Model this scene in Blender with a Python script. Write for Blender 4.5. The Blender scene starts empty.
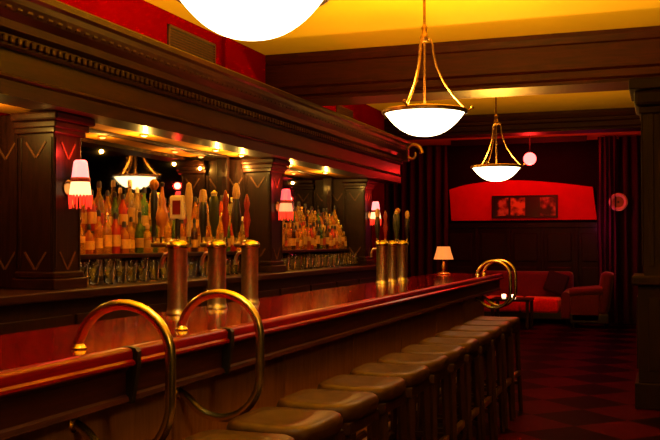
import bpy, bmesh, math, random
from mathutils import Vector, Matrix
random.seed(7)
PI = math.pi
SC = bpy.context.scene
COL = SC.collection

# ------------------------------------------------------------------ camera, world, exposure
cam_d = bpy.data.cameras.new('camera'); cam = bpy.data.objects.new('camera', cam_d); COL.objects.link(cam)
cam_d.sensor_width = 36; cam_d.lens = 50.0; cam_d.clip_start = .05; cam_d.clip_end = 100
cam.location = (0, 0, 1.41)
cam.rotation_euler = (math.radians(90 + 1.35), 0, math.radians(19.8))
SC.camera = cam
w = bpy.data.worlds.new('world'); SC.world = w; w.use_nodes = True
w.node_tree.nodes['Background'].inputs[0].default_value = (.6, .25, .15, 1)
w.node_tree.nodes['Background'].inputs[1].default_value = 0.0
vs = SC.view_settings
vs.view_transform = 'Standard'; vs.look = 'None'; vs.gamma = 1; vs.use_curve_mapping = False
vs.exposure = 0.0
LAMP_K = 1.0


def point(name, loc, watts, col, radius=.03):
    l = bpy.data.lights.new(name, 'POINT'); l.energy = watts * LAMP_K; l.color = col; l.shadow_soft_size = radius
    o = bpy.data.objects.new(name, l); o.location = loc; COL.objects.link(o); return o


# bulbs burning in the lamps of the room (their housings are built further down)
PENDANTS = [(-1.245, 2.70, 2.215), (-1.35, 5.46, 2.20), (-1.57, 9.38, 2.17)]
for i, (x, y, z) in enumerate(PENDANTS):
    point('pendant_bulb', (x, y, z - .05), (360, 400, 230)[i], (1, .50, .045), .03)
SOFFIT = [3.95, 5.66, 6.78, 7.27, 8.39, 9.40]
for y in SOFFIT:
    point('soffit_bulb', (-3.43, y, 2.06), 11, (1, .52, .08), .012)
SCONCES = [4.44, 7.50, 10.22]
for y in SCONCES:
    point('sconce_bulb', (-3.09, y, 1.925), 6.5, (1, .03, .02), .03)
point('globe_bulb', (-1.93, 14.7, 2.99), 22, (1, .015, .01), .06)
point('globe_bulb', (-1.93, 14.7, 2.56), 30, (1, .012, .008), .06)
al = bpy.data.lights.new('red_wash', 'AREA'); al.shape = 'RECTANGLE'; al.size = 2.3; al.size_y = .06; al.energy = 20; al.color = (1, .012, .008)
ao = bpy.data.objects.new('red_wash', al); ao.location = (-2.35, 16.28, 3.165); ao.rotation_euler = (math.radians(8), 0, 0); COL.objects.link(ao)  # added red light, makes the far panel brighter towards its top
# added unseen fill on the room side, brightening bar front, rails and stools
point('room_fill_light', (.9, 1.3, 2.2), 34, (1, .50, .10), .15)
point('drape_fill_light', (-1.10, 15.80, 1.66), 4.5, (1, .04, .22), .05)  # added magenta light without a fitting, tints the plum curtain


# ------------------------------------------------------------------ materials
def new_mat(name):
    m = bpy.data.materials.new(name); m.use_nodes = True
    nt = m.node_tree; return m, nt, nt.nodes['Principled BSDF']


def setp(b, **k):
    for n, v in k.items():
        n = n.replace('_', ' ')
        if n in b.inputs: b.inputs[n].default_value = v


def solid(name, col, rough=.5, metal=0, noise=.15, nscale=30, bump=0, **k):
    m, nt, b = new_mat(name)
    tc = nt.nodes.new('ShaderNodeTexCoord'); n = nt.nodes.new('ShaderNodeTexNoise')
    n.inputs['Scale'].default_value = nscale; n.inputs['Detail'].default_value = 4
    nt.links.new(tc.outputs['Object'], n.inputs['Vector'])
    r = nt.nodes.new('ShaderNodeValToRGB')
    r.color_ramp.elements[0].position = .3; r.color_ramp.elements[1].position = .7
    r.color_ramp.elements[0].color = (*[c * (1 - noise) for c in col], 1)
    r.color_ramp.elements[1].color = (*[min(1, c * (1 + noise)) for c in col], 1)
    nt.links.new(n.outputs['Fac'], r.inputs['Fac']); nt.links.new(r.outputs['Color'], b.inputs['Base Color'])
    setp(b, Roughness=rough, Metallic=metal, **k)
    if bump:
        bp = nt.nodes.new('ShaderNodeBump'); bp.inputs['Strength'].default_value = bump; bp.inputs['Distance'].default_value = .01
        nt.links.new(n.outputs['Fac'], bp.inputs['Height']); nt.links.new(bp.outputs['Normal'], b.inputs['Normal'])
    return m


def wood(name, c1, c2, rough=.35, coat=.3, stretch=(14, 1.2, 14), bump=.1):
    m, nt, b = new_mat(name)
    tc = nt.nodes.new('ShaderNodeTexCoord'); mp = nt.nodes.new('ShaderNodeMapping')
    mp.inputs['Scale'].default_value = stretch
    n = nt.nodes.new('ShaderNodeTexNoise'); n.inputs['Scale'].default_value = 2.2; n.inputs['Detail'].default_value = 8; n.inputs['Distortion'].default_value = 1.4
    nt.links.new(tc.outputs['Object'], mp.inputs['Vector']); nt.links.new(mp.outputs['Vector'], n.inputs['Vector'])
    r = nt.nodes.new('ShaderNodeValToRGB')
    r.color_ramp.elements[0].position = .32; r.color_ramp.elements[1].position = .68
    r.color_ramp.elements[0].color = (*c1, 1); r.color_ramp.elements[1].color = (*c2, 1)
    nt.links.new(n.outputs['Fac'], r.inputs['Fac']); nt.links.new(r.outputs['Color'], b.inputs['Base Color'])
    setp(b, Roughness=rough, Coat_Weight=coat, Coat_Roughness=.15, Specular_IOR_Level=.16)
    if bump:
        bp = nt.nodes.new('ShaderNodeBump'); bp.inputs['Strength'].default_value = bump; bp.inputs['Distance'].default_value = .004
        nt.links.new(n.outputs['Fac'], bp.inputs['Height']); nt.links.new(bp.outputs['Normal'], b.inputs['Normal'])
    return m


def glow(name, col, strength, base=None):
    m, nt, b = new_mat(name)
    setp(b, Base_Color=(*(base or col), 1), Roughness=.4, Emission_Color=(*col, 1), Emission_Strength=strength)
    return m


def glass(name, col, trans=.85, rough=.06, noise=0):
    m, nt, b = new_mat(name)
    setp(b, Base_Color=(*col, 1), Roughness=rough, Transmission_Weight=trans, IOR=1.45)
    return m


M = {}
M['mahogany'] = wood('dark_mahogany', (.009, .0022, .0015), (.024, .0058, .0035), .42, .08)
M['mahogany_up'] = wood('dark_mahogany_upright', (.006, .0018, .0012), (.017, .005, .003), .42, .05, (14, 14, 1.2))
M['mahogany_x'] = wood('dark_mahogany_beam', (.019, .0020, .0012), (.046, .0050, .0024), .5, .0, (1.2, 14, 14))
M['post_wood'] = wood('very_dark_post_wood', (.0040, .0005, .0012), (.009, .0010, .0026), .6, .0, (14, 14, 1.2))
M['inlay'] = wood('pale_inlay', (.06, .025, .012), (.10, .042, .018), .4, .1)
M['bar_top'] = wood('red_lacquered_bar_top', (.11, .0014, .0012), (.19, .0028, .002), .10, .0, (16, .8, 16), .04)
M['bar_rail'] = wood('red_lacquered_arm_rail', (.11, .0012, .0012), (.18, .0024, .002), .30, .0, (16, .8, 16), .05)
M['apron'] = wood('bar_apron_wood', (.022, .0055, .005), (.055, .012, .010), .45, .0)
M['bar_front'] = wood('bar_front_panel_wood', (.30, .13, .045), (.44, .20, .07), .6, .0, (10, 10, 1.2))
M['stool_wood'] = wood('dark_stool_wood', (.016, .007, .004), (.04, .016, .008), .4, .1, (14, 14, 1.2))
M['seat'] = solid('tan_seat_leather', (.030, .0125, .002), .40, 0, .45, 9, .2, Specular_IOR_Level=.16)
M['brass'] = solid('polished_brass', (.78, .64, .22), .27, 1, .08, 20)
M['dull_brass'] = solid('aged_brass', (.52, .34, .14), .32, 1, .2, 25)
M['pewter'] = solid('brushed_tap_metal', (.60, .58, .42), .36, 1, .15, 40)
M['iron'] = solid('black_iron', (.03, .025, .022), .45, .6, .2, 40)
M['red_paint'] = solid('deep_red_wall_paint', (.145, .0003, .0003), .9, 0, .10, 3, 0, Specular_IOR_Level=.0)
M['maroon'] = solid('dark_maroon_wall', (.0045, .0004, .0009), .7, 0, .2, 5, 0, Specular_IOR_Level=.1)
M['ceiling'] = solid('yellow_ceiling_paint', (.90, .60, .025), .85, 0, .06, 1.5)
M['vent'] = solid('dark_vent_metal', (.07, .022, .012), .5, .3, .2, 30)
M['mirror'] = solid('antique_mirror', (.42, .34, .25), .03, 1, .05, 6)
M['panel_red'] = solid('red_upholstered_panel', (.62, .002, .003), .8, 0, .08, 6)
M['velvet'] = solid('red_velvet', (.85, .004, .004), .8, 0, .15, 25, .1, Sheen_Weight=.4)
M['plum_velvet'] = solid('plum_velvet', (.10, .003, .010), .8, 0, .15, 25, .1, Sheen_Weight=.4)
M['drape'] = solid('plum_drape_cloth', (.07, .004, .04), .8, 0, .2, 30)
M['dark_drape'] = solid('dark_maroon_drape_cloth', (.026, .0022, .006), .85, 0, .2, 30)
M['cushion'] = solid('dark_cushion_cloth', (.004, .004, .008), .8, 0, .2, 30)
M['black'] = solid('black_lacquer', (.012, .010, .010), .35, 0, .1, 20)
M['cream'] = solid('cream_resin', (.50, .33, .15), .4, 0, .1, 20)
M['amber_resin'] = solid('orange_resin', (.40, .14, .015), .35, 0, .2, 12)
M['green_resin'] = solid('dark_green_enamel', (.025, .035, .018), .35, 0, .2, 12)
M['red_resin'] = solid('red_enamel', (.22, .012, .008), .35, 0, .2, 12)
M['white_badge'] = solid('white_badge', (.80, .70, .55), .4, 0, .05, 20)
M['paper'] = solid('cream_bottle_label', (.36, .21, .05), .6, 0, .15, 40)
M['paper_red'] = solid('red_bottle_label', (.30, .03, .015), .6, 0, .15, 40)
M['paper_gold'] = solid('gold_bottle_label', (.65, .38, .08), .45, .3, .15, 40)
M['paper_black'] = solid('black_bottle_label', (.03, .025, .02), .5, 0, .15, 40)
M['clock_rim'] = solid('pale_ring', (.75, .62, .42), .4, 0, .05, 20)
M['clock_face'] = solid('amber_disc', (.30, .12, .03), .4, 0, .15, 10)
G = {'amber': glass('amber_glass', (.62, .17, .01), .6), 'gold': glass('golden_liquor_glass', (.92, .45, .03), .7),
     'clear': glass('clear_liquor_glass', (.85, .58, .20), .8), 'green': glass('green_glass', (.12, .28, .05), .6),
     'dark': glass('dark_brown_glass', (.10, .035, .012), .5), 'red': glass('red_liquor_glass', (.75, .07, .03), .6)}
M['pint'] = glass('pint_glass', (1, 1, .98), 1.0, .01)
M['bowl'] = glow('lit_alabaster_bowl', (1, .80, .42), 7.5, (.9, .8, .6))
M['bowl_rim'] = solid('antique_gold_rim', (.45, .25, .09), .35, 1, .3, 60)
M['rod'] = solid('antique_gold_rod', (.22, .125, .055), .4, 1, .2, 30)
M['puck'] = glow('lit_soffit_lamp', (1, .66, .22), 4.5)
M['soffit'] = wood('varnished_soffit', (.50, .20, .02), (.70, .30, .035), .5, .0)
M['shade_pink'] = glow('lit_pink_glass_shade', (1, .30, .33), 1.5)
M['shade_cream'] = glow('lit_cream_shade', (1, .52, .24), 2.1)
M['shade_red'] = glow('lit_red_glass_shade', (1, .12, .16), .95)
M['shade_orange'] = glow('lit_orange_shade', (1, .30, .14), 1.25)
M['fringe'] = glow('lit_red_bead_fringe', (1, .045, .02), 1.0)
M['shade_band'] = solid('dark_red_band', (.25, .01, .015), .5)
M['globe'] = glow('lit_red_globe', (1, .10, .09), 6)
M['lamp_shade'] = glow('lit_orange_lamp_shade', (1, .25, .045), 1.15, (.02, .006, .002))
M['flame'] = glow('lit_tealight', (1, .55, .30), 9)


def floor_mat():
    m, nt, b = new_mat('checkered_floor')
    tc = nt.nodes.new('ShaderNodeTexCoord'); mp = nt.nodes.new('ShaderNodeMapping')
    mp.inputs['Rotation'].default_value = (0, 0, math.radians(45)); mp.inputs['Location'].default_value = (.31, .05, 0)
    ck = nt.nodes.new('ShaderNodeTexChecker'); ck.inputs['Scale'].default_value = 1.9
    ck.inputs['Color1'].default_value = (.042, .0010, .005, 1); ck.inputs['Color2'].default_value = (.0035, .0006, .0008, 1)
    nt.links.new(tc.outputs['Object'], mp.inputs['Vector']); nt.links.new(mp.outputs['Vector'], ck.inputs['Vector'])
    n = nt.nodes.new('ShaderNodeTexNoise'); n.inputs['Scale'].default_value = 5; n.inputs['Detail'].default_value = 5
    nt.links.new(tc.outputs['Object'], n.inputs['Vector'])
    mx = nt.nodes.new('ShaderNodeMix'); mx.data_type = 'RGBA'; mx.blend_type = 'MULTIPLY'; mx.inputs['Factor'].default_value = .5
    nt.links.new(ck.outputs['Color'], mx.inputs['A']); nt.links.new(n.outputs['Fac'], mx.inputs['B'])
    nt.links.new(mx.outputs['Result'], b.inputs['Base Color']); setp(b, Roughness=.6, Specular_IOR_Level=.02)
    return m


M['floor'] = floor_mat()


def picture_mat(name, c1, c2, seed):
    m, nt, b = new_mat(name)
    tc = nt.nodes.new('ShaderNodeTexCoord'); n = nt.nodes.new('ShaderNodeTexNoise'); mp = nt.nodes.new('ShaderNodeMapping')
    mp.inputs['Location'].default_value = (seed, seed * 2, seed * 3)
    n.inputs['Scale'].default_value = 7; n.inputs['Detail'].default_value = 3
    nt.links.new(tc.outputs['Object'], mp.inputs['Vector']); nt.links.new(mp.outputs['Vector'], n.inputs['Vector'])
    r = nt.nodes.new('ShaderNodeValToRGB'); e = r.color_ramp.elements
    e[0].position = .42; e[0].color = (.012, .006, .006, 1); e[1].position = .62; e[1].color = (*c2, 1)
    k = e.new(.52); k.color = (*c1, 1)
    nt.links.new(n.outputs['Fac'], r.inputs['Fac']); nt.links.new(r.outputs['Color'], b.inputs['Base Color']); setp(b, Roughness=.4)
    return m


# ------------------------------------------------------------------ mesh helpers
class MB:
    def __init__(s): s.bm = bmesh.new()

    def box(s, x0, x1, y0, y1, z0, z1, bev=0, seg=2, mat=None):
        c = Matrix.Translation(((x0 + x1) / 2, (y0 + y1) / 2, (z0 + z1) / 2)) @ Matrix.Diagonal((abs(x1 - x0), abs(y1 - y0), abs(z1 - z0), 1))
        if mat is not None: c = mat @ c
        g = bmesh.ops.create_cube(s.bm, size=1, matrix=c)
        if bev:
            es = list({e for v in g['verts'] for e in v.link_edges})
            bmesh.ops.bevel(s.bm, geom=es, offset=bev, segments=seg, affect='EDGES', profile=.5)
        return s

    def lathe(s, prof, c=(0, 0, 0), n=20, axis='Z', sx=1, sy=1):
        bm = s.bm; rings = []
        for r, z in prof:
            ring = []
            for k in range(n if r > 1e-6 else 1):
                a = 2 * PI * k / n
                p = (r * math.cos(a) * sx, r * math.sin(a) * sy, z)
                if axis == 'X': p = (p[2], p[0], p[1])
                if axis == 'Y': p = (p[0], p[2], p[1])
                ring.append(bm.verts.new((p[0] + c[0], p[1] + c[1], p[2] + c[2])))
            rings.append(ring)
        for a, b in zip(rings, rings[1:]):
            for k in range(n):
                q = [a[k % len(a)], a[(k + 1) % len(a)], b[(k + 1) % len(b)], b[k % len(b)]]
                u = []
                for v in q:
                    if v not in u: u.append(v)
                if len(u) >= 3:
                    try: bm.faces.new(u)
                    except ValueError: pass
        return s

    def tube(s, pts, r, n=10, closed=False, r1=None):
        bm = s.bm; P = [Vector(p) for p in pts]; m = len(P); rings = []
        prev = None
        for i, p in enumerate(P):
            if closed: t = P[(i + 1) % m] - P[i - 1]
            else: t = P[min(i + 1, m - 1)] - P[max(i - 1, 0)]
            t.normalize()
            if prev is None:
                up = Vector((0, 0, 1)) if abs(t.z) < .9 else Vector((0, 1, 0))
                nx = t.cross(up).normalized()
            else:
                nx = (prev - t * prev.dot(t)).normalized()
            prev = nx; ny = t.cross(nx)
            rr = r if r1 is None else r + (r1 - r) * i / (m - 1)
            rings.append([bm.verts.new(p + nx * rr * math.cos(2 * PI * k / n) + ny * rr * math.sin(2 * PI * k / n)) for k in range(n)])
        for i in range(m if closed else m - 1):
            a, b = rings[i], rings[(i + 1) % m]
            for k in range(n):
                bm.faces.new((a[k], a[(k + 1) % n], b[(k + 1) % n], b[k]))
        if not closed:
            bm.faces.new(rings[0][::-1]); bm.faces.new(rings[-1])
        return s

    def prism_y(s, prof, y0, y1):
        """profile of (x, z) points swept along Y"""
        bm = s.bm
        a = [bm.verts.new((x, y0, z)) for x, z in prof]; b = [bm.verts.new((x, y1, z)) for x, z in prof]
        n = len(prof)
        for k in range(n): bm.faces.new((a[k], a[(k + 1) % n], b[(k + 1) % n], b[k]))
        bm.faces.new(a[::-1]); bm.faces.new(b); return s

    def prism_x(s, prof, x0, x1):
        bm = s.bm
        a = [bm.verts.new((x0, y, z)) for y, z in prof]; b = [bm.verts.new((x1, y, z)) for y, z in prof]
        n = len(prof)
        for k in range(n): bm.faces.new((a[k], a[(k + 1) % n], b[(k + 1) % n], b[k]))
        bm.faces.new(a[::-1]); bm.faces.new(b); return s

    def build(s, name, mat, parent=None, smooth=None, world=True):
        bm = s.bm
        if parent is not None and world:
            bmesh.ops.translate(bm, vec=-Vector(parent['_w']) if '_w' in parent else -parent.location, verts=bm.verts)
        bmesh.ops.recalc_face_normals(bm, faces=bm.faces)
        me = bpy.data.meshes.new(name); bm.to_mesh(me); bm.free()
        me.materials.append(mat)
        if smooth is not None:
            for p in me.polygons: p.use_smooth = True
            try: me.set_sharp_from_angle(angle=math.radians(smooth))
            except Exception: pass
        o = bpy.data.objects.new(name, me); COL.objects.link(o)
        if parent is not None: o.parent = parent
        return o


def tag(o, label, cat, group=None, kind=None):
    o['label'] = label; o['category'] = cat
    if group: o['group'] = group
    if kind: o['kind'] = kind
    return o


def thing(name, loc, label=None, cat=None, group=None):
    o = bpy.data.objects.new(name, None); o.location = loc; COL.objects.link(o)
    o.empty_display_size = .1
    if label: tag(o, label, cat, group)
    return o


def struct(mb, name, mat, label=None, parent=None, smooth=None):
    o = mb.build(name, mat, parent, smooth)
    if parent is None:
        o['kind'] = 'structure'
        if label: o['label'] = label
    return o


def recenter(o, p):
    """put a one-mesh thing's origin at its base"""
    o.data.transform(Matrix.Translation(-Vector(p))); o.location = p; return o


def copy_tree(o, parent=None):
    c = o.copy(); COL.objects.link(c)
    if parent is not None: c.parent = parent
    for ch in KIDS.get(o.name, []):
        k = copy_tree(ch, c)
    KIDS[c.name] = []
    return c


KIDS = {}


def learn(o):
    KIDS[o.name] = [c for c in bpy.data.objects if c.parent is o]
    for c in KIDS[o.name]: learn(c)


ORD = 'first second third fourth fifth sixth seventh eighth ninth tenth eleventh twelfth thirteenth fourteenth fifteenth sixteenth seventeenth eighteenth nineteenth twentieth'.split()
ORD += ['twenty-' + o for o in ORD[:9]] + ['thirtieth'] + ['thirty-' + o for o in ORD[:9]]

# ------------------------------------------------------------------ the room
CZ = 3.23
XL = -3.65
struct(MB().box(-5.4, 3.6, -2.6, 17.2, -.12, 0), 'floor', M['floor'], 'dark red and black checkered floor')
struct(MB().box(-5.4, 3.6, -2.6, 17.2, CZ, CZ + .12), 'ceiling', M['ceiling'], 'yellow painted ceiling')
struct(MB().box(XL - .15, XL, -2.6, 12.4, 0, CZ), 'wall_left', M['red_paint'], 'deep red wall behind the back bar')
struct(MB().box(-5.4, -5.25, 12.4, 17.2, 0, CZ).box(-5.4, XL - .15, 12.25, 12.4, 0, CZ), 'wall_alcove', M['maroon'], 'dark maroon alcove wall')
struct(MB().box(-5.25, 3.6, 17.0, 17.2, 0, CZ), 'wall_back', M['maroon'], 'dark maroon far wall')
struct(MB().box(3.45, 3.6, -2.6, 17.0, 0, CZ), 'wall_right', M['maroon'], 'dark maroon wall opposite the bar')
struct(MB().box(XL, 3.45, -2.6, -2.45, 0, CZ), 'wall_front', M['maroon'], 'dark maroon wall at the near end')


def beam(y0, y1, z0, name, x0, x1, label):
    d = y1 - y0
    p = [(y0, CZ), (y0 - .05, CZ), (y0 - .05, CZ - .04), (y0 - .025, CZ - .09), (y0, CZ - .10), (y0, z0 + .13), (y0 + .03, z0 + .11), (y0 + .03, z0 + .05), (y0 + .05, z0 + .03), (y0 + .05, z0),
         (y1 - .05, z0), (y1 - .05, z0 + .03), (y1 - .03, z0 + .05), (y1, z0 + .13), (y1, CZ - .10), (y1 + .05, CZ - .04), (y1 + .05, CZ)]
    return struct(MB().prism_x(p, x0, x1), name, M['mahogany_x'], label)


beam(8.22, 8.80, 2.79, 'trim_1', XL, 3.45, 'dark wood ceiling beam with mouldings crossing above the bar')
beam(13.1, 13.6, 2.96, 'trim_2', -5.25, 3.45, 'farther dark wood ceiling beam')
# boxed chase in the red wall next to the beam
struct(MB().box(XL, XL + .04, 7.30, 8.17, 2.67, CZ, .004), 'trim_3', M['red_paint'], 'boxed red chase beside the ceiling beam')
# wooden post carrying the beam
PX = .06
post = MB().box(-.19, .30, 8.24, 8.76, 1.12, 2.55)
for k in range(5):
    xx = -.15 + k * .085
    post.box(xx, xx + .045, 8.222, 8.24, 1.2, 2.5, .006)
    post.box(-.208, -.19, 8.28 + k * .09, 8.325 + k * .09, 1.2, 2.5, .006)
post.box(-.22, .33, 8.21, 8.79, 2.50, 2.56, .01).box(-.26, .37, 8.17, 8.83, 2.56, 2.70, .03).box(-.30, .41, 8.13, 8.87, 2.70, 2.79, .01)
post.box(-.27, .38, 8.16, 8.84, 0, .22, .01).box(-.24, .35, 8.19, 8.81, .22, 1.04, .006).box(-.29, .40, 8.14, 8.86, 1.04, 1.12, .015)
post.box(-.16, .27, 8.175, 8.19, .32, .94, .008).box(-.255, -.24, 8.29, 8.71, .32, .94, .008)
bmesh.ops.translate(post.bm, vec=(PX, 0, 0), verts=post.bm.verts)
struct(post, 'trim_4', M['post_wood'], 'panelled dark wood post under the ceiling beam')
# far wall panelling
wa = MB().box(-3.9, -.85, 16.96, 17.0, .0, 1.66).box(-3.9, -.85, 16.92, 17.0, 1.66, 1.76, .01)
for k in range(5):
    x0 = -3.84 + k * .6
    wa.box(x0, x0 + .06, 16.93, 16.96, .1, 1.66, .006)
    wa.box(x0 + .12, x0 + .54, 16.94, 16.96, 1.05, 1.56, .012)
    wa.box(x0 + .12, x0 + .54, 16.94, 16.96, .15, .95, .012)
struct(wa, 'trim_5', M['mahogany_up'], 'dark panelled wainscot on the far wall')
struct(MB().box(3.42, 3.45, -2.45, 16.9, 0, .16, .006), 'baseboard_right', M['mahogany'])

# ------------------------------------------------------------------ bar counter
BY0, BY1 = -.3, 10.35
bar = thing('bar_counter', (-2.0, (BY0 + BY1) / 2, 0), 'long dark wooden bar counter with red lacquered top and dark apron', 'bar counter')
MB().box(-2.40, -1.72, BY0, BY1, 1.005, 1.05, .002).build('counter_top', M['bar_top'], bar)
rail = [(-1.72, .992), (-1.72, 1.052), (-1.690, 1.053), (-1.679, 1.048), (-1.674, 1.038), (-1.674, 1.015), (-1.664, 1.008), (-1.662, .999), (-1.668, .992)]
r = MB().prism_y(rail, BY0, BY1 + .06).build('arm_rail', M['bar_rail'], bar, 40); r['label'] = 'red lacquered edge moulding'
MB().prism_y([(-1.86, .868), (-1.86, 1.005), (-1.72, 1.005), (-1.72, .992), (-1.682, .992), (-1.69, .98), (-1.70, .972), (-1.70, .895), (-1.69, .888), (-1.685, .872), (-1.70, .866)], BY0, BY1).build('apron', M['apron'], bar)
f = MB().box(-2.34, -1.87, BY0 + .05, BY1 - .05, 0, 1.005).build('carcass', M['bar_front'], bar)
npan = 9
for k in range(npan):
    y0 = BY0 + .1 + k * (BY1 - BY0 - .2) / npan; y1 = BY0 + .1 + (k + 1) * (BY1 - BY0 - .2) / npan
    MB().box(-1.87, -1.855, y0 + .012, y1 - .012, .16, .895, .004).build('front_panel', M['bar_front'], bar)
MB().box(-1.87, -1.85, BY0 + .05, BY1 - .05, 0, .15, .004).build('kick_board', M['apron'], bar)
for y in (2.70, 3.42):
    s = MB().prism_y([(-1.665, 1.052), (-1.655, 1.04), (-1.655, .99), (-1.678, .865), (-1.72, .865), (-1.72, 1.054), (-1.69, 1.056)], y - .012, y + .012).build('joint_strap', M['iron'], bar); s['label'] = 'dark joint strap across the apron'
FR = []
fr = MB().tube([(-1.70, BY0 + .1, .19), (-1.70, BY1 - .1, .19)], .022, 12)
fr.build('foot_rail', M['dull_brass'], bar, 40)
for k in range(6):
    yy = BY0 + .6 + k * 1.85
    MB().tube([(-1.70, yy, .17), (-1.78, yy, .15), (-1.862, yy, .15)], .013, 8).build('foot_rail_bracket', M['dull_brass'], bar, 40)


def arc(cx, cz, rx, rz, a0, a1, n):
    return [(cx + rx * math.cos(math.radians(a0 + (a1 - a0) * k / n)), cz + rz * math.sin(math.radians(a0 + (a1 - a0) * k / n))) for k in range(n + 1)]


def hoop(y, label):
    t = thing('service_rail', (-1.835, y, 1.05), label, 'rail', 'brass service rails on the bar')
    path = [(-1.838, 1.05), (-1.838, 1.075)] + arc(-1.664, 1.035, .176, .168, 163, 0, 14) + arc(-1.664, .885, .176, .18, 0, -140, 14) + [(-1.82, .785), (-1.85, .80)]
    MB().tube([(x, y, z) for x, z in path], .0175, 12).build('hoop', M['brass'], t, 60)
    MB().lathe([(0, 0), (.027, 0), (.027, .005), (.022, .010), (.018, .018), (0, .018)], (-1.838, y, 1.05), 18).build('flange', M['brass'], t, 40)
    MB().lathe([(0, 0), (.034, 0), (.034, .006), (.024, .012), (0, .014)], (-1.856, y, .803), 18, 'X').build('flange', M['brass'], t, 40)
    return t


hoop(2.617, 'large brass hoop rail over the bar edge, nearest of the four')
hoop(3.32, 'brass hoop rail over the bar edge just before the first tap towers')
hoop(9.75, 'small-looking brass hoop rail at the far bar end, nearer of that pair')
hoop(10.12, 'brass hoop rail at the very far corner of the bar')

# ------------------------------------------------------------------ back bar
WT = 1.14
bb = thing('back_bar_cabinet', (-3.4, 6.0, 0), 'dark wooden back bar cabinet with panelled doors below the mirrors', 'cabinet')
MB().box(XL + .006, -3.12, .6, 11.1, 0, WT - .05).build('body', M['mahogany_up'], bb)
for k in range(14):
    y0 = .7 + k * .74
    d = MB().box(-3.12, -3.10, y0, y0 + .70, .14, WT - .14, .004).box(-3.10, -3.092, y0 + .09, y0 + .61, .24, WT - .24, .003).build('door', M['mahogany_up'], bb)
    kn = MB().lathe([(0, 0), (.006, 0), (.006, .012), (.014, .018), (.012, .028), (0, .03)], (-3.10, y0 + .05, .75), 10, 'X').build('knob', M['dull_brass'], bb, 40)
    kn.parent = d; 
    kn['label'] = 'small brass door knob'
wt = MB().box(XL + .006, -3.06, .55, 11.15, WT - .05, WT, .008).build('back_bar_worktop', M['mahogany']); recenter(wt, (-3.3, 6, WT - .05))
tag(wt, 'long narrow dark wooden worktop along the back bar holding glasses and pilasters', 'worktop')

# pilasters
PIL = [(4.31, 4.57), (7.35, 7.62), (10.07, 10.34)]
PL = ['dark wooden pilaster with pale chevrons, nearest, beside the nearer glowing sconce', 'dark chevron pilaster between the two bottle shelves',
      'farthest dark chevron pilaster at the far end of the bottle shelves']


def chev(par, plane, c0, z, sgn, sz=.055):
    """two short inlay strokes, on plane ('x', X) or ('y', Y), centred at c0"""
    for s in (-1, 1):
        mb = MB(); a = s * sgn * math.radians(35)
        if plane[0] == 'y':
            m = Matrix.Translation((c0 + s * sz * .62, plane[1], z)) @ Matrix.Rotation(a, 4, 'Y')
            mb.box(-.006, .006, -.004, .004, -sz, sz, 0, 2, m)
        else:
            m = Matrix.Translation((plane[1], c0 + s * sz * .62, z)) @ Matrix.Rotation(-a, 4, 'X')
            mb.box(-.004, .004, -.006, .006, -sz, sz, 0, 2, m)
        o = mb.build('chevron_inlay', M['inlay'], par); o['label'] = 'pale chevron inlay stroke'


for (y0, y1), lab in zip(PIL, PL):
    t = thing('pilaster', (-3.42, (y0 + y1) / 2, WT), lab, 'pilaster', 'pilasters of the back bar')
    MB().box(-3.44, -3.20, y0, y1, WT + .09, 2.06, .006).box(-3.648, -3.44, y0 + .02, y1 - .02, WT + .002, 2.138, .004).build('shaft', M['mahogany_up'], t)
    MB().box(-3.46, -3.17, y0 - .03, y1 + .03, WT, WT + .06, .006).box(-3.455, -3.185, y0 - .015, y1 + .015, WT + .06, WT + .10, .01).build('base', M['mahogany'], t)
    MB().box(-3.46, -3.18, y0 - .02, y1 + .02, 2.02, 2.06, .008).box(-3.46, -3.165, y0 - .035, y1 + .035, 2.05, 2.09, .008).box(-3.46, -3.14, y0 - .06, y1 + .06, 2.09, 2.138, .012).build('capital', M['mahogany'], t)
    # raised border mouldings of the faces
    fm = MB()
    for xa in (-3.43, -3.225): fm.box(xa, xa + .014, y0 - .006, y0, WT + .12, 2.0, .003)
    for ya in (y0 + .01, y1 - .024): fm.box(-3.20, -3.194, ya, ya + .014, WT + .12, 2.0, .003)
    fm.box(-3.63, -3.62, y0 + .012, y0 + .02, WT + .12, 2.0).box(-3.47, -3.46, y0 + .012, y0 + .02, WT + .12, 2.0)
    fm.build('face_moulding', M['mahogany_up'], t)
    for plane, c0 in ((('y', y0 - .001), -3.32), (('x', -3.199), (y0 + y1) / 2), (('y', y0 + .019), -3.545)):
        chev(t, plane, c0, 1.93, 1)
        chev(t, plane, c0, 1.30, 1, .06)

# cornice over the whole back bar
cy0, cy1 = .6, 11.1
co = thing('back_bar_cornice', (-3.3, 6, 2.17), 'deep dark carved cornice with beaded row running above the back bar', 'cornice')
MB().prism_y([(XL, 2.22), (-3.27, 2.22), (-3.27, 2.14), (-3.05, 2.14), (-3.05, 2.215), (-3.035, 2.23), (-3.06, 2.25), (-3.06, 2.37), (XL, 2.37)], cy0, cy1).build('fascia', M['mahogany'], co)
MB().prism_y([(XL, 2.37), (-3.04, 2.37), (-3.03, 2.385), (-3.03, 2.44), (-3.00, 2.46), (-2.995, 2.50), (-2.96, 2.53), (-2.935, 2.57), (-2.93, 2.60), (-2.90, 2.61), (-2.90, 2.64), (-2.93, 2.66), (XL, 2.66)], cy0, cy1).build('crown', M['mahogany'], co)
dn = MB(); ye = cy0 + .03
while ye < cy1 - .03:
    dn.box(-3.03, -3.008, ye, ye + .03, 2.392, 2.432, .006, 1); ye += .055
b_ = dn.build('bead_row', M['mahogany'], co); b_['label'] = 'row of small carved beads'
eg = MB(); ye = cy0 + .03
while ye < cy1 - .03:
    eg.box(-2.962, -2.945, ye, ye + .05, 2.535, 2.575, .008, 1, None); ye += .08
eg.build('carved_band', M['mahogany'], co)
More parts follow.
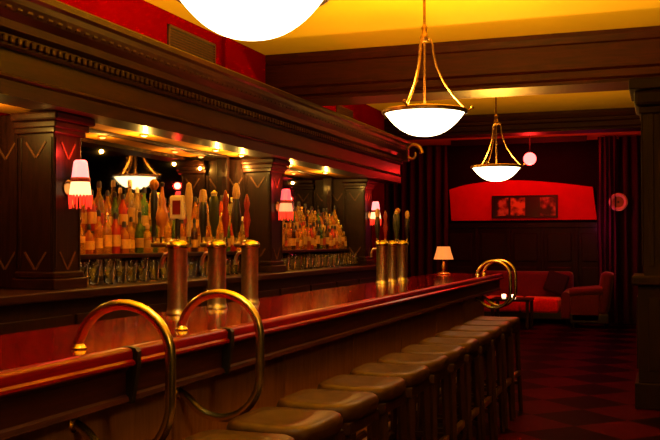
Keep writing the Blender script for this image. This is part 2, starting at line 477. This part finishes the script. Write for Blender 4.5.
MB().box(XL, -3.10, cy0, cy1, 2.172, 2.222).build('soffit', M['soffit'], co)
# scroll bracket at the far end of the cornice
sp = []
for k in range(26):
    a = k / 25 * 2.1 * PI; rr = .13 - .095 * k / 25
    sp.append((-2.90 + rr * math.cos(a) * .9 + .02, 11.02, 2.50 + rr * math.sin(a)))
cb = thing('carved_bracket', (-2.94, 11.02, 2.36), 'gilded scroll bracket at the far end of the dark cornice', 'bracket')
MB().tube(sp, .030, 8, False, .016).build('scroll', M['dull_brass'], cb, 50)
MB().box(-3.0, -2.93, 10.97, 11.07, 2.40, 2.62, .01).build('block', M['mahogany'], cb)

# mirrors
for (ya, yb), lab in (((4.60, 7.33), 'wide dark-framed mirror behind the nearer bottles, reflecting a hanging lamp'), ((7.65, 10.05), 'dark-framed mirror behind the farther bottles')):
    t = thing('back_bar_mirror', (XL + .02, (ya + yb) / 2, WT), lab, 'mirror', 'mirrors of the back bar')
    gl = MB(); g8 = [(XL + .004, ya, 0), (XL + .058, ya, 0), (XL + .012, yb, 0), (XL + .004, yb, 0)]
    gl.bm.faces.new([gl.bm.verts.new((x, y, WT + .002)) for x, y, q in g8]); gl.bm.faces.new([gl.bm.verts.new((x, y, 2.165)) for x, y, q in g8])
    v = list(gl.bm.verts); gl.bm.verts.ensure_lookup_table()
    for k in range(4): gl.bm.faces.new((gl.bm.verts[k], gl.bm.verts[(k + 1) % 4], gl.bm.verts[4 + (k + 1) % 4], gl.bm.verts[4 + k]))
    gl.build('glass', M['mirror'], t)
    MB().box(XL + .002, XL + .066, ya, yb, 2.148, 2.168, .003).box(XL + .002, XL + .066, ya, ya + .05, WT + .002, 2.148, .006).box(XL + .002, XL + .066, yb - .05, yb, WT + .002, 2.148, .006).build('frame', M['mahogany'], t)

# soffit lamps
for i, y in enumerate(SOFFIT):
    lab = ['small warm soffit lamp left of the nearest pilaster', 'small glowing soffit lamp above the orange tap handle in nearer bay', 'small glowing soffit lamp in the middle of the nearer bay',
           'small soffit lamp just before the middle pilaster', 'bright small soffit lamp just past the middle pilaster', 'small soffit lamp in the farther bay, last of the row'][i]
    t = thing('soffit_lamp', (-3.44, y, 2.172), lab, 'soffit light', 'small lamps under the back bar cornice')
    MB().lathe([(.024, 0), (.036, 0), (.036, -.010), (.026, -.012), (.024, 0)], (-3.44, y, 2.172), 18).build('trim_ring', M['dull_brass'], t, 40)
    MB().lathe([(.024, -.004), (.022, -.012), (.014, -.018), (0, -.02)], (-3.44, y, 2.172), 18).build('lens', M['puck'], t, 60)

# sconces
for y, lab in zip(SCONCES, ('glowing pink and red wall sconce with bead fringe on the nearest pilaster', 'glowing red fringed wall sconce on the middle pilaster', 'small bright wall sconce on the farthest pilaster')):
    t = thing('wall_sconce', (-3.2, y, 1.66), lab, 'sconce', 'wall sconces on the pilasters')
    cx = -3.115
    MB().lathe([(0, 0), (.045, 0), (.045, .008), (.03, .016), (0, .018)], (-3.199, y, 1.72), 18, 'X').build('backplate', M['dull_brass'], t, 40)
    MB().tube([(-3.19, y, 1.70), (-3.16, y, 1.60), (cx, y, 1.60), (cx, y, 1.66)], .007, 8).build('arm', M['dull_brass'], t, 50)
    MB().lathe([(.030, 1.875), (.038, 1.865), (.044, 1.82), (.049, 1.775), (.046, 1.775), (.040, 1.82), (.034, 1.862), (.030, 1.875)], (cx, y, 0), 20).build('upper_shade', M['shade_red' if 7 < y < 8 else 'shade_pink'], t, 50)
    MB().lathe([(.052, 1.776), (.056, 1.770), (.056, 1.756), (.052, 1.750), (.047, 1.756), (.047, 1.77), (.052, 1.776)], (cx, y, 0), 20).build('band', M['shade_band'], t, 50)
    MB().lathe([(.052, 1.752), (.060, 1.70), (.062, 1.672), (.058, 1.672), (.056, 1.70), (.048, 1.75)], (cx, y, 0), 20).build('lower_shade', M['shade_orange' if 7 < y < 8 else 'shade_cream'], t, 50)
    fb = MB()
    for k in range(20):
        a = 2 * PI * k / 20; L = .055 + .012 * (k % 3)
        px, py = cx + .061 * math.cos(a), y + .061 * math.sin(a)
        fb.tube([(px, py, 1.676), (px, py, 1.676 - L)], .0075, 6, False, .004)
    fb.build('bead_fringe', M['fringe'], t, 50)

# ------------------------------------------------------------------ bottles and glasses
SH = 1.33
for (ya, yb), lab in (((4.62, 7.31), 'long stepped dark shelf holding the nearer rows of bottles'), ((7.67, 10.03), 'stepped dark shelf holding the farther rows of bottles')):
    t = thing('bottle_shelf', (-3.5, (ya + yb) / 2, WT), lab, 'shelf', 'bottle shelves')
    MB().box(XL + .07, -3.37, ya, yb, SH - .03, SH, .004).build('board', M['mahogany'], t)
    rs = MB().box(XL + .07, -3.485, ya, yb, SH + .001, SH + .15, .004).build('bottle_riser', M['mahogany']); recenter(rs, (-3.55, (ya + yb) / 2, SH))
    tag(rs, lab.replace('long stepped', 'long').replace('stepped ', '').replace('shelf holding the', 'riser block on the shelf under the back row of the').replace(' rows of', ''), 'shelf riser', 'bottle risers')
    for yy in (ya + .02, (ya + yb) / 2, yb - .05):
        MB().box(XL + .07, -3.42, yy, yy + .03, WT, SH - .03).build('support', M['mahogany'], t)


def bottle_profile(kind):
    if kind == 'round': return .036, [(0, 0), (.034, 0), (.036, .006), (.036, .165), (.030, .19), (.016, .215), (.013, .235), (.013, .27), (0, .27)], .05, .13, .27, .013
    if kind == 'tall': return .032, [(0, 0), (.030, 0), (.032, .006), (.032, .20), (.026, .225), (.014, .25), (.012, .27), (.012, .315), (0, .315)], .06, .15, .315, .012
    if kind == 'squat': return .044, [(0, 0), (.042, 0), (.044, .008), (.044, .12), (.038, .15), (.018, .168), (.014, .18), (.014, .215), (0, .215)], .035, .10, .215, .014
    if kind == 'bell': return .042, [(0, 0), (.040, 0), (.042, .01), (.036, .08), (.038, .14), (.028, .18), (.015, .20), (.012, .22), (.012, .255), (0, .255)], .085, .13, .255, .012
    return .030, [(0, 0), (.029, 0), (.030, .006), (.030, .175), (.027, .195), (.016, .215), (.012, .225), (.012, .29), (0, .29)], .04, .11, .29, .012


def make_bottle(kind, g, lab, cap):
    rad, prof, l0, l1, top, nr = bottle_profile(kind)
    b = MB().lathe(prof, (0, 0, 0), 14).build('bottle', G[g], None, 40)
    rr = rad + .001
    if kind == 'bell': rr = .0395
    MB().lathe([(rr - .002, l0), (rr + .0005, l0), (rr + .0005, l1), (rr - .002, l1)], (0, 0, 0), 14).build('label', M[lab], b, 40)
    MB().lathe([(0, top), (nr + .002, top - .001), (nr + .003, top - .028), (nr, top - .03), (nr + .001, top + .004), (nr - .002, top + .012), (0, top + .012)][::-1], (0, 0, 0), 12).build('cap', M[cap], b, 40)
    return b


KINDS = [('slim', 'dark', 'paper_gold', 'black'), ('round', 'gold', 'paper_gold', 'brass'), ('slim', 'gold', 'paper_gold', 'black'), ('round', 'amber', 'paper', 'black'), ('tall', 'clear', 'paper', 'white_badge'), ('squat', 'amber', 'paper_gold', 'black'), ('bell', 'gold', 'paper_gold', 'brass'),
         ('slim', 'green', 'paper', 'black'), ('round', 'gold', 'paper', 'red_resin'), ('tall', 'dark', 'paper_gold', 'black'), ('squat', 'gold', 'paper', 'cream'),
         ('slim', 'clear', 'paper_red', 'black'), ('bell', 'amber', 'paper', 'black'), ('tall', 'gold', 'paper', 'brass'), ('round', 'red', 'paper_gold', 'black'), ('round', 'clear', 'paper_red', 'brass')]
LOOK = {'amber': 'amber', 'clear': 'clear', 'gold': 'golden', 'green': 'green', 'dark': 'dark brown', 'red': 'red'}
PAPER = {'paper': 'cream', 'paper_black': 'black', 'paper_gold': 'gold', 'paper_red': 'red'}
protos = {}


def place_bottle(k, loc, s, label, group):
    if k not in protos:
        o = make_bottle(*KINDS[k]); learn(o); protos[k] = o
    else:
        o = copy_tree(protos[k])
    o.location = loc; o.rotation_euler = (0, 0, random.uniform(0, 6.28)); o.scale = (s, s, s)
    tag(o, label, 'bottle', group)


rng = random.Random(11)
for bay, ya, yb in (('nearer', 4.68, 7.27), ('farther', 7.73, 9.99)):
    for tier, x, z, step in (('lower', -3.425, SH, .096), ('upper', -3.538, SH + .15, .094)):
        n = int((yb - ya) / step)
        for i in range(n + 1):
            k = rng.randrange(len(KINDS))
            if tier == 'upper' and KINDS[k][0] == 'squat': k = (k + 1) % len(KINDS)
            s = rng.uniform(.82, 1.04) if tier == 'lower' else rng.uniform(.90, 1.16)
            y = ya + i * (yb - ya) / n
            kd, g, lp, cp = KINDS[k]
            lab = f'{LOOK[g]} bottle with {PAPER[lp]} label, {ORD[i]} from the near end, {tier} tier, {bay} shelf'
            place_bottle(k, (x + rng.uniform(-.006, .006), y, z), s, lab, f'bottles on the {tier} tier of the {bay} shelf')

pint = None
for bay, ya, yb in (('nearer', 4.70, 7.26), ('farther', 7.74, 9.98)):
    n = 19 if bay == 'nearer' else 15
    for i in range(n):
        if pint is None:
            pint = MB().lathe([(0, .012), (.026, .012), (.038, .146), (.041, .146), (.0295, .002), (.027, 0), (0, 0)], (0, 0, 0), 16).build('pint_glass', M['pint'], None, 50); o = pint
        else:
            o = pint.copy(); COL.objects.link(o)
        o.location = (-3.29 + rng.uniform(-.012, .012), ya + i * (yb - ya) / (n - 1), WT)
        tag(o, f'clear empty glass, {ORD[i]} from the near end of the row below the {bay} bottle shelf', 'glass', f'glasses below the {bay} bottle shelf')

# ------------------------------------------------------------------ beer taps
BT = 1.05


def handle(t, x, y, z, style):
    """one tap handle standing on the tower head"""
    def L(prof, mat, name, par, **k):
        o = MB().lathe(prof, (x, y, z), 14, **k).build(name, mat, t, 40)
        if par is not None: o.parent = par
        return o
    if style == 'knob':
        h = L([(0, 0), (.012, 0), (.010, .05), (.016, .10), (.019, .20), (.011, .235), (0, .236)], M['black'], 'tap_handle', None)
        L([(0, .23), (.014, .236), (.024, .255), (.022, .275), (.010, .288), (0, .29)], M['amber_resin'], 'knob', h)
    elif style == 'pear':
        h = L([(0, 0), (.010, 0), (.012, .04), (.032, .065), (.042, .095), (.034, .13), (.020, .155), (.024, .175), (.014, .20), (.008, .25), (0, .252)], M['amber_resin'], 'tap_handle', None, sx=.7)
        L([(0, .248), (.010, .25), (.012, .268), (0, .275)], M['black'], 'tip', h)
    elif style == 'badge':
        h = L([(0, 0), (.011, 0), (.014, .05), (.012, .09), (0, .092)], M['black'], 'tap_handle', None)
        b = MB().box(x - .042, x + .042, y - .012, y + .012, z + .085, z + .205, .01).build('badge', M['white_badge'], t); b.parent = h; b['label'] = 'white badge with a red centre'
        c = MB().box(x - .022, x + .022, y - .016, y - .011, z + .11, z + .18, .002).build('badge', M['red_resin'], t); c.parent = h; c.name = 'badge_centre'
    elif style == 'spindle':
        h = L([(0, 0), (.010, 0), (.013, .04), (.009, .08), (.016, .14), (.020, .20), (.012, .26), (0, .27)], M['cream'], 'tap_handle', None)
    elif style == 'cream_tip':
        h = L([(0, 0), (.012, 0), (.020, .06), (.024, .12), (.020, .18), (.016, .19), (0, .19)], M['black'], 'tap_handle', None)
        L([(0, .188), (.017, .19), (.022, .22), (.016, .255), (0, .262)], M['cream'], 'tip', h)
    elif style == 'tall_tip':
        h = L([(0, 0), (.012, 0), (.024, .05), (.028, .13), (.020, .20), (.015, .225), (0, .226)], M['black'], 'tap_handle', None)
        L([(0, .224), (.016, .226), (.024, .255), (.019, .295), (.008, .318), (0, .32)], M['cream'], 'tip', h)
    elif style == 'paddle':
        h = L([(0, 0), (.011, 0), (.018, .05), (.030, .09), (.032, .18), (.022, .22), (0, .235)], M['green_resin'], 'tap_handle', None, sy=.5)
        L([(0, .22), (.014, .222), (.018, .24), (0, .256)], M['clock_rim'], 'tip', h)
    else:
        h = L([(0, 0), (.010, 0), (.014, .05), (.024, .10), (.012, .16), (.020, .20), (.006, .25), (0, .255)], M['red_resin'], 'tap_handle', None, sy=.6)
    return h


def tower(y, label, group, hs, x=-2.25):
    t = thing('beer_tap_tower', (x, y, BT), label, 'beer tap', group)
    MB().lathe([(0, 0), (.058, 0), (.058, .008), (.053, .014), (.051, .03), (0, .03)], (x, y, BT), 24).build('base', M['pewter'], t, 40)
    MB().lathe([(.050, .026), (.049, .05), (.049, .325), (.052, .33)], (x, y, BT), 24).build('column', M['pewter'], t, 40)
    MB().lathe([(0, .325), (.055, .325), (.059, .335), (.057, .352), (.045, .362), (.020, .370), (0, .372)], (x, y, BT), 24).build('cap', M['brass'], t, 50)
    MB().tube([(x - .045, y + .02, BT + .30), (x - .085, y + .03, BT + .295), (x - .105, y + .035, BT + .27), (x - .108, y + .035, BT + .225)], .010, 8).build('spout', M['pewter'], t, 50)
    xs = [x + d for d, s in hs]
    MB().tube([(min(xs) - .01, y, BT + .345), (max(xs) + .01, y, BT + .345)], .014, 10).build('manifold', M['pewter'], t, 40)
    for d, s in hs:
        MB().tube([(x + d, y, BT + .345), (x + d, y, BT + .385)], .012, 10).build('collar', M['brass'], t, 40)
        handle(t, x + d, y, BT + .384, s)


GN, GF = 'tap towers of the nearer cluster', 'tap towers of the farther cluster'
tower(4.02, 'metal beer tap tower with orange pear and white badge handles, nearest of all', GN, [(-.135, 'knob'), (-.088, 'pear'), (0, 'badge'), (.062, 'spindle')])
tower(4.45, 'metal beer tap tower with black cream-tipped and dark green handles', GN, [(-.085, 'cream_tip'), (-.018, 'paddle'), (.05, 'red')])
tower(4.87, 'metal beer tap tower with tall black cream-tipped handle, third of nearer cluster', GN, [(-.088, 'tall_tip'), (-.02, 'red')])
tower(7.57, 'first metal beer tap tower of the farther cluster', GF, [(-.04, 'cream_tip')])
tower(7.88, 'middle metal beer tap tower of the farther cluster', GF, [(-.06, 'red'), (.04, 'paddle')])
tower(8.22, 'last metal beer tap tower, nearest to the small orange table lamp', GF, [(-.04, 'knob'), (.05, 'cream_tip')])

# small lamp on the far end of the bar
t = thing('table_lamp', (-2.25, 9.95, BT), 'small table lamp with glowing orange shade on the far bar end', 'table lamp')
MB().lathe([(0, 0), (.075, 0), (.078, .008), (.06, .018), (.02, .03), (0, .03)], (-2.25, 9.95, BT), 24).build('base', M['brass'], t, 40)
MB().lathe([(.012, .028), (.022, .06), (.03, .085), (.018, .11), (.012, .14), (0, .14)], (-2.25, 9.95, BT), 16).build('stem', M['dull_brass'], t, 50)
MB().lathe([(.108, .165), (.098, .20), (.082, .25), (.070, .305), (.067, .305), (.079, .25), (.095, .20), (.105, .165)], (-2.25, 9.95, BT), 28).build('lamp_shade', M['lamp_shade'], t, 50)
point('table_lamp_bulb', (-2.25, 9.95, BT + .205), 2.2, (1, .07, .03), .02)

# ------------------------------------------------------------------ bar stools
st = None
for i in range(12):
    lab = f'dark wooden bar stool with tan seat, {ORD[i]} from the near end of the row'
    if i == 0:
        st = thing('bar_stool', (0, 0, 0))
        mb = MB(); rings = []; N = 36
        for sc, zz in ((.90, .712), (.97, .716), (1, .732), (1, .748), (.965, .765), (.88, .776), (.6, .775), (.3, .768)):
            ring = []
            for k in range(N):
                a = 2 * PI * k / N; ca, sa = math.cos(a), math.sin(a)
                ex = 2 / 4.2; px = .178 * sc * math.copysign(abs(ca) ** ex, ca); py = .200 * sc * math.copysign(abs(sa) ** ex, sa)
                ring.append(mb.bm.verts.new((px, py, zz + (.30 * px * px if zz > .74 else 0))))
            rings.append(ring)
        for ra, rb in zip(rings, rings[1:]):
            for k in range(N): mb.bm.faces.new((ra[k], ra[(k + 1) % N], rb[(k + 1) % N], rb[k]))
        mb.bm.faces.new(rings[0][::-1]); mb.bm.faces.new(rings[-1])
        mb.build('seat', M['seat'], st, 60, False)
        MB().box(-.160, .160, -.172, .172, .665, .714, .006).build('seat_frame', M['stool_wood'], st, None, False)
        for sx in (-1, 1):
            for sy in (-1, 1):
                pts = [(sx * .142, sy * .142, .67), (sx * .152, sy * .152, .36), (sx * .168, sy * .166, 0)]
                MB().tube(pts, .022, 4, False, .017).build('leg', M['stool_wood'], st, None, False)
        for sx in (-1, 1): MB().box(sx * .154 - .012, sx * .154 + .012, -.165, .165, .30, .335, .004).build('stretcher', M['stool_wood'], st, None, False)
        for sy in (-1, 1): MB().box(-.15, .15, sy * .156 - .012, sy * .156 + .012, .22, .25, .004).build('stretcher', M['stool_wood'], st, None, False)
        fp = MB().box(.165, .171, -.13, .13, .302, .340, .002).box(.143, .171, -.13, .13, .335, .341, .002).build('foot_plate', M['dull_brass'], st, None, False); fp['label'] = 'worn brass foot plate'
        learn(st); o = st
    else:
        o = copy_tree(st)
    o.location = (-1.275, 2.62 + i * .452, 0); o.rotation_euler = (0, 0, random.uniform(-.04, .04))
    tag(o, lab, 'bar stool', 'bar stools along the counter')

# ------------------------------------------------------------------ pendants
PLB = ['big glowing white bowl pendant lamp cut off by the top edge, nearest', 'glowing bowl pendant lamp on curved gold rods in front of the beam', 'smaller-looking glowing bowl pendant lamp hanging beyond the beam']
for (x, y, z), lab in zip(PENDANTS, PLB):
    t = thing('pendant_lamp', (x, y, CZ), lab, 'pendant lamp', 'bowl pendant lamps over the bar')
    R = .245; H = .145
    prof = [(R * u / 12, z - H * (1 - (u / 12) ** 2.45)) for u in range(13)]
    inner = [((R - .006) * u / 12, z + .004 - (H - .006) * (1 - (u / 12) ** 2.45)) for u in range(12, -1, -1)]
    MB().lathe(prof + inner, (x, y, 0), 40).build('bowl', M['bowl'], t, 60)
    MB().lathe([(R + .004, z - .012), (R + .016, z - .006), (R + .018, z + .010), (R + .006, z + .016), (R - .010, z + .012), (R - .008, z - .004), (R + .004, z - .012)], (x, y, 0), 40).build('rim', M['bowl_rim'], t, 40)
    for k in range(3):
        a = math.radians(20 + 120 * k)
        pts = []
        for rr, zz in ((R + .045, .03), (R + .02, .012), (R - .02, .05), (.17, .11), (.115, .19), (.075, .28), (.055, .36), (.05, .42), (.03, .455), (.012, .46)):
            pts.append((x + rr * math.cos(a), y + rr * math.sin(a), z + zz))
        MB().tube(pts, .006, 8).build('arm', M['rod'], t, 50)
        MB().lathe([(0, -.012), (.012, -.004), (.012, .006), (0, .014)], (x + (R + .045) * math.cos(a), y + (R + .045) * math.sin(a), z + .03), 10).build('finial', M['rod'], t, 50)
    MB().lathe([(0, .43), (.02, .435), (.028, .455), (.022, .475), (.014, .50), (.02, .52), (.010, .54), (0, .54)], (x, y, z), 16).build('hub', M['rod'], t, 50)
    MB().tube([(x, y, z + .02), (x, y, z + .44)], .008, 8).build('stem', M['rod'], t, 50)
    MB().tube([(x, y, z + .53), (x, y, CZ - .03)], .0085, 8).build('rod', M['rod'], t, 50)
    MB().lathe([(0, CZ - .05), (.02, CZ - .045), (.06, CZ - .02), (.065, CZ), (0, CZ)], (x, y, 0), 20).build('ceiling_canopy', M['rod'], t, 50)

t = thing('globe_lamp', (-1.93, 14.7, CZ), 'small glowing pinkish red globe lamp hanging in the far alcove', 'globe lamp')
MB().lathe([(.10 * math.sin(math.radians(a)), 2.72 - .10 * math.cos(math.radians(a))) for a in range(0, 181, 12)], (-1.93, 14.7, 0), 24).build('globe', M['globe'], t, 60)
MB().tube([(-1.93, 14.7, 2.81), (-1.93, 14.7, CZ - .02)], .008, 8).build('rod', M['iron'], t, 50)
MB().lathe([(0, CZ - .03), (.05, CZ - .02), (.055, CZ), (0, CZ)], (-1.93, 14.7, 0), 16).build('ceiling_canopy', M['iron'], t, 50)

t = thing('added_wash_strip', (-2.35, 16.28, CZ), 'added long thin red strip light on the ceiling washing the red wall panel', 'added strip light')  # made-up fixture to go with the added red wash
MB().box(-3.53, -1.17, 16.24, 16.32, 3.18, CZ, .004).box(-3.53, -1.17, 16.225, 16.24, 3.13, CZ, .003).build('housing', M['iron'], t)
MB().box(-3.50, -1.20, 16.25, 16.31, 3.170, 3.18, .002).build('tube', M['fringe'], t)

# ------------------------------------------------------------------ vents in the red wall
for y0, y1, z0, z1, lab in ((6.34, 7.15, 2.90, 3.13, 'dark slatted vent grille in the red wall, nearer, under the ceiling'), (10.35, 10.95, 2.86, 3.06, 'dark vent grille in the red wall beyond the beam')):
    t = thing('vent_grille', (XL, (y0 + y1) / 2, z0), lab, 'vent', 'vent grilles in the red wall')
    MB().box(XL, XL + .006, y0, y1, z0, z1).build('backing', M['iron'], t)
    MB().box(XL, XL + .02, y0, y1, z0, z0 + .02, .003).box(XL, XL + .02, y0, y1, z1 - .02, z1, .003).box(XL, XL + .02, y0, y0 + .02, z0, z1, .003).box(XL, XL + .02, y1 - .02, y1, z0, z1, .003).build('frame', M['vent'], t)
    sl = MB(); zz = z0 + .03
    while zz < z1 - .03:
        sl.box(XL + .004, XL + .016, y0 + .02, y1 - .02, zz, zz + .012); zz += .022
    sl.build('slats', M['vent'], t)

# ------------------------------------------------------------------ the far alcove
YW = 16.96
arch = [(-3.66, 1.80), (-3.70, 2.38)]
for k in range(13):
    u = k / 12; arch.append((-3.70 + 2.58 * u, 2.38 + .15 * math.sin(PI * (u ** .8))))
arch += [(-1.05, 1.80)]
mb = MB(); bm = mb.bm
a = [bm.verts.new((x, YW - .10, z)) for x, z in arch]; b = [bm.verts.new((x, 17.0, z)) for x, z in arch]
n = len(arch)
bmesh.ops.remove_doubles(bm, verts=bm.verts, dist=1e-5) if False else None
for k in range(n): bm.faces.new((a[k], a[(k + 1) % n], b[(k + 1) % n], b[k]))
bm.faces.new(a[::-1]); bm.faces.new(b)
o = mb.build('wall_panel', M['panel_red']); recenter(o, (-2.3, YW - .02, 1.8))
tag(o, 'wide red panel with gently arched top glowing on the far wall', 'wall panel')

t = thing('picture_frame', (-2.32, YW - .12, 1.85), 'long black frame holding three small portraits on the red panel', 'picture frame')
x0, x1 = -2.90, -1.72
MB().box(x0, x1, YW - .125, YW - .10, 1.84, 2.25, .004).build('backing', M['black'], t)
MB().box(x0, x1, YW - .145, YW - .12, 1.84, 1.865, .004).box(x0, x1, YW - .145, YW - .12, 2.225, 2.25, .004).box(x0, x0 + .025, YW - .145, YW - .12, 1.84, 2.25, .004).box(x1 - .025, x1, YW - .145, YW - .12, 1.84, 2.25, .004).build('frame', M['black'], t)
for k, (xa, xb, c1, c2) in enumerate(((-2.83, -2.60, (.25, .06, .02), (.55, .35, .18)), (-2.56, -2.30, (.30, .12, .02), (.75, .38, .10)), (-2.03, -1.76, (.22, .04, .02), (.50, .22, .14)))):
    p = MB().box(xa, xb, YW - .131, YW - .125, 1.88, 2.21).build('portrait', picture_mat('portrait_print', c1, c2, k * 1.7 + .4), t)
    p['label'] = ('reddish cream portrait', 'golden portrait', 'reddish brown portrait')[k]

# sofa
sx0, sx1, sy0, sy1 = -3.15, -1.40, 15.95, 16.85
t = thing('sofa', ((sx0 + sx1) / 2, 16.4, 0), 'red velvet sofa with rolled arm below the red wall panel', 'sofa')
MB().box(sx0 + .05, sx1 - .05, sy0 + .05, sy1, .08, .22, .02).build('base', M['black'], t)
for k in range(2):
    xa = sx0 + .22 + k * (sx1 - sx0 - .44) / 2; xb = xa + (sx1 - sx0 - .44) / 2 - .01
    MB().box(xa, xb, sy0, sy1 - .22, .19, .44, .05, 4).build('seat_cushion', M['velvet'], t, 60)
MB().box(sx0 + .05, sx1 - .05, sy1 - .24, sy1, .22, .88, .07, 4).build('backrest', M['plum_velvet'], t, 60)
for xa in (sx0, sx1 - .22):
    am = MB().box(xa + .03, xa + .19, sy0 + .02, sy1, .10, .46, .03, 3)
    am.tube([(xa + .11, sy0 + .01, .47), (xa + .11, sy1, .52)], .085, 16)
    am.build('arm', M['plum_velvet'], t, 50)
for xa in (sx0 + .1, sx1 - .1):
    for yy in (sy0 + .1, sy1 - .08):
        MB().lathe([(0, 0), (.022, 0), (.034, .08), (0, .08)], (xa, yy, 0), 10).build('leg', M['black'], t, 40)
cu = MB().box(-.19, .19, -.05, .05, -.19, .19, .045, 4, Matrix.Rotation(.3, 4, 'Y')).build('throw_cushion', M['cushion'], None, 60)
cu.location = (-1.72, 16.50, .682); cu.rotation_euler = (math.radians(-18), 0, 0)
tag(cu, 'dark cushion tilted against the sofa backrest', 'cushion')

t = thing('armchair', (-1.06, 15.75, 0), 'dark plum velvet armchair between the red sofa and the curtain', 'armchair')
MB().box(-1.40, -.78, 15.42, 16.02, .08, .24, .02).build('base', M['black'], t)
MB().box(-1.38, -.95, 15.52, 15.92, .22, .44, .05, 4).build('seat_cushion', M['plum_velvet'], t, 60)
MB().box(-1.0, -.80, 15.44, 16.0, .22, .92, .07, 4, Matrix.Translation((-.9, 0, .3)) @ Matrix.Rotation(.16, 4, 'Y') @ Matrix.Translation((.9, 0, -.3))).build('backrest', M['plum_velvet'], t, 60)
for ya in (15.40, 15.90):
    a_ = MB().box(-1.38, -.92, ya + .02, ya + .12, .10, .56, .03, 3); a_.tube([(-1.40, ya + .07, .57), (-.88, ya + .07, .62)], .07, 14); a_.build('arm', M['plum_velvet'], t, 50)
for xa in (-1.34, -.84):
    for ya in (15.48, 15.96): MB().lathe([(0, 0), (.02, 0), (.03, .08), (0, .08)], (xa, ya, 0), 10).build('leg', M['black'], t, 40)

# low table with candles
t = thing('coffee_table', (-2.30, 15.25, 0), 'low dark table holding two lit tealights in front of the sofa', 'table')
MB().box(-2.62, -1.98, 14.95, 15.55, .44, .48, .006).build('table_top', M['mahogany'], t)
for xa in (-2.58, -2.02):
    for yy in (14.99, 15.51): MB().box(xa - .025, xa + .025, yy - .025, yy + .025, 0, .44, .004).build('leg', M['stool_wood'], t)
for x, lab in ((-2.42, 'lit tealight in small glass on low table, nearer the bar'), (-2.26, 'lit tealight in small glass on low table, nearer the curtain')):
    t = thing('tealight', (x, 15.15, .48), lab, 'candle', 'tealights on the low table')
    MB().lathe([(0, 0), (.036, 0), (.04, .07), (.037, .07), (.033, .006), (0, .006)], (x, 15.15, .48), 16).build('holder', M['pint'], t, 50)
    MB().lathe([(0, .008), (.030, .008), (.034, .062), (0, .07)], (x, 15.15, .48), 16).build('candle', M['flame'], t, 50)


def drape(name, mat, x0, x1, y, z0, z1, amp, waves, label, cat='curtain'):
    mb = MB(); bm = mb.bm; n = waves * 8; rows = []
    for j in range(9):
        z = z0 + (z1 - z0) * j / 8; r = []
        for i in range(n + 1):
            u = i / n
            r.append((x0 + (x1 - x0) * u + .01 * math.sin(j + i), y + amp * math.sin(2 * PI * waves * u) * (1.1 - .3 * j / 8), z))
        rows.append(r)
    F = [[bm.verts.new(p) for p in r] for r in rows]; B = [[bm.verts.new((p[0], p[1] + .015, p[2])) for p in r] for r in rows]
    for j in range(8):
        for i in range(n):
            bm.faces.new((F[j][i], F[j][i + 1], F[j + 1][i + 1], F[j + 1][i])); bm.faces.new((B[j][i], B[j + 1][i], B[j + 1][i + 1], B[j][i + 1]))
    for j in range(8):
        for i in (0, n): bm.faces.new((F[j][i], F[j + 1][i], B[j + 1][i], B[j][i]))
    for i in range(n):
        for j in (0, 8): bm.faces.new((F[j][i], F[j][i + 1], B[j][i + 1], B[j][i]))
    o = mb.build(name, mat, None, 70); recenter(o, ((x0 + x1) / 2, y, z0)); return tag(o, label, cat)


drape('curtain', M['drape'], -1.0, -.69, 16.25, .02, CZ - .03, .05, 4, 'plum curtain catching magenta light beside the sofa')
drape('curtain', M['dark_drape'], -5.2, -3.72, 16.8, .02, CZ - .03, .06, 9, 'dark maroon curtain on the far wall behind the small bar lamp')
drape('curtain', M['dark_drape'], -.66, .7, 16.35, .02, CZ - .03, .05, 8, 'dark curtain behind the round pale wall ornament')

t = thing('wall_ornament', (-.66, 16.22, 2.08), 'round pale ring with amber centre hanging against the dark drapery', 'wall ornament')
MB().lathe([(.09, -.01), (.15, -.012), (.155, -.03), (.13, -.045), (.095, -.03), (.09, -.01)], (-.66, 16.26, 2.08), 32, 'Y').build('rim', M['clock_rim'], t, 50)
MB().lathe([(0, -.02), (.095, -.02), (.095, 0), (0, 0)], (-.66, 16.26, 2.08), 32, 'Y').build('face', M['clock_face'], t, 50)
MB().lathe([(0, -.03), (.02, -.028), (.02, -.018), (0, -.018)], (-.66, 16.26, 2.08), 16, 'Y').build('boss', M['black'], t, 50)
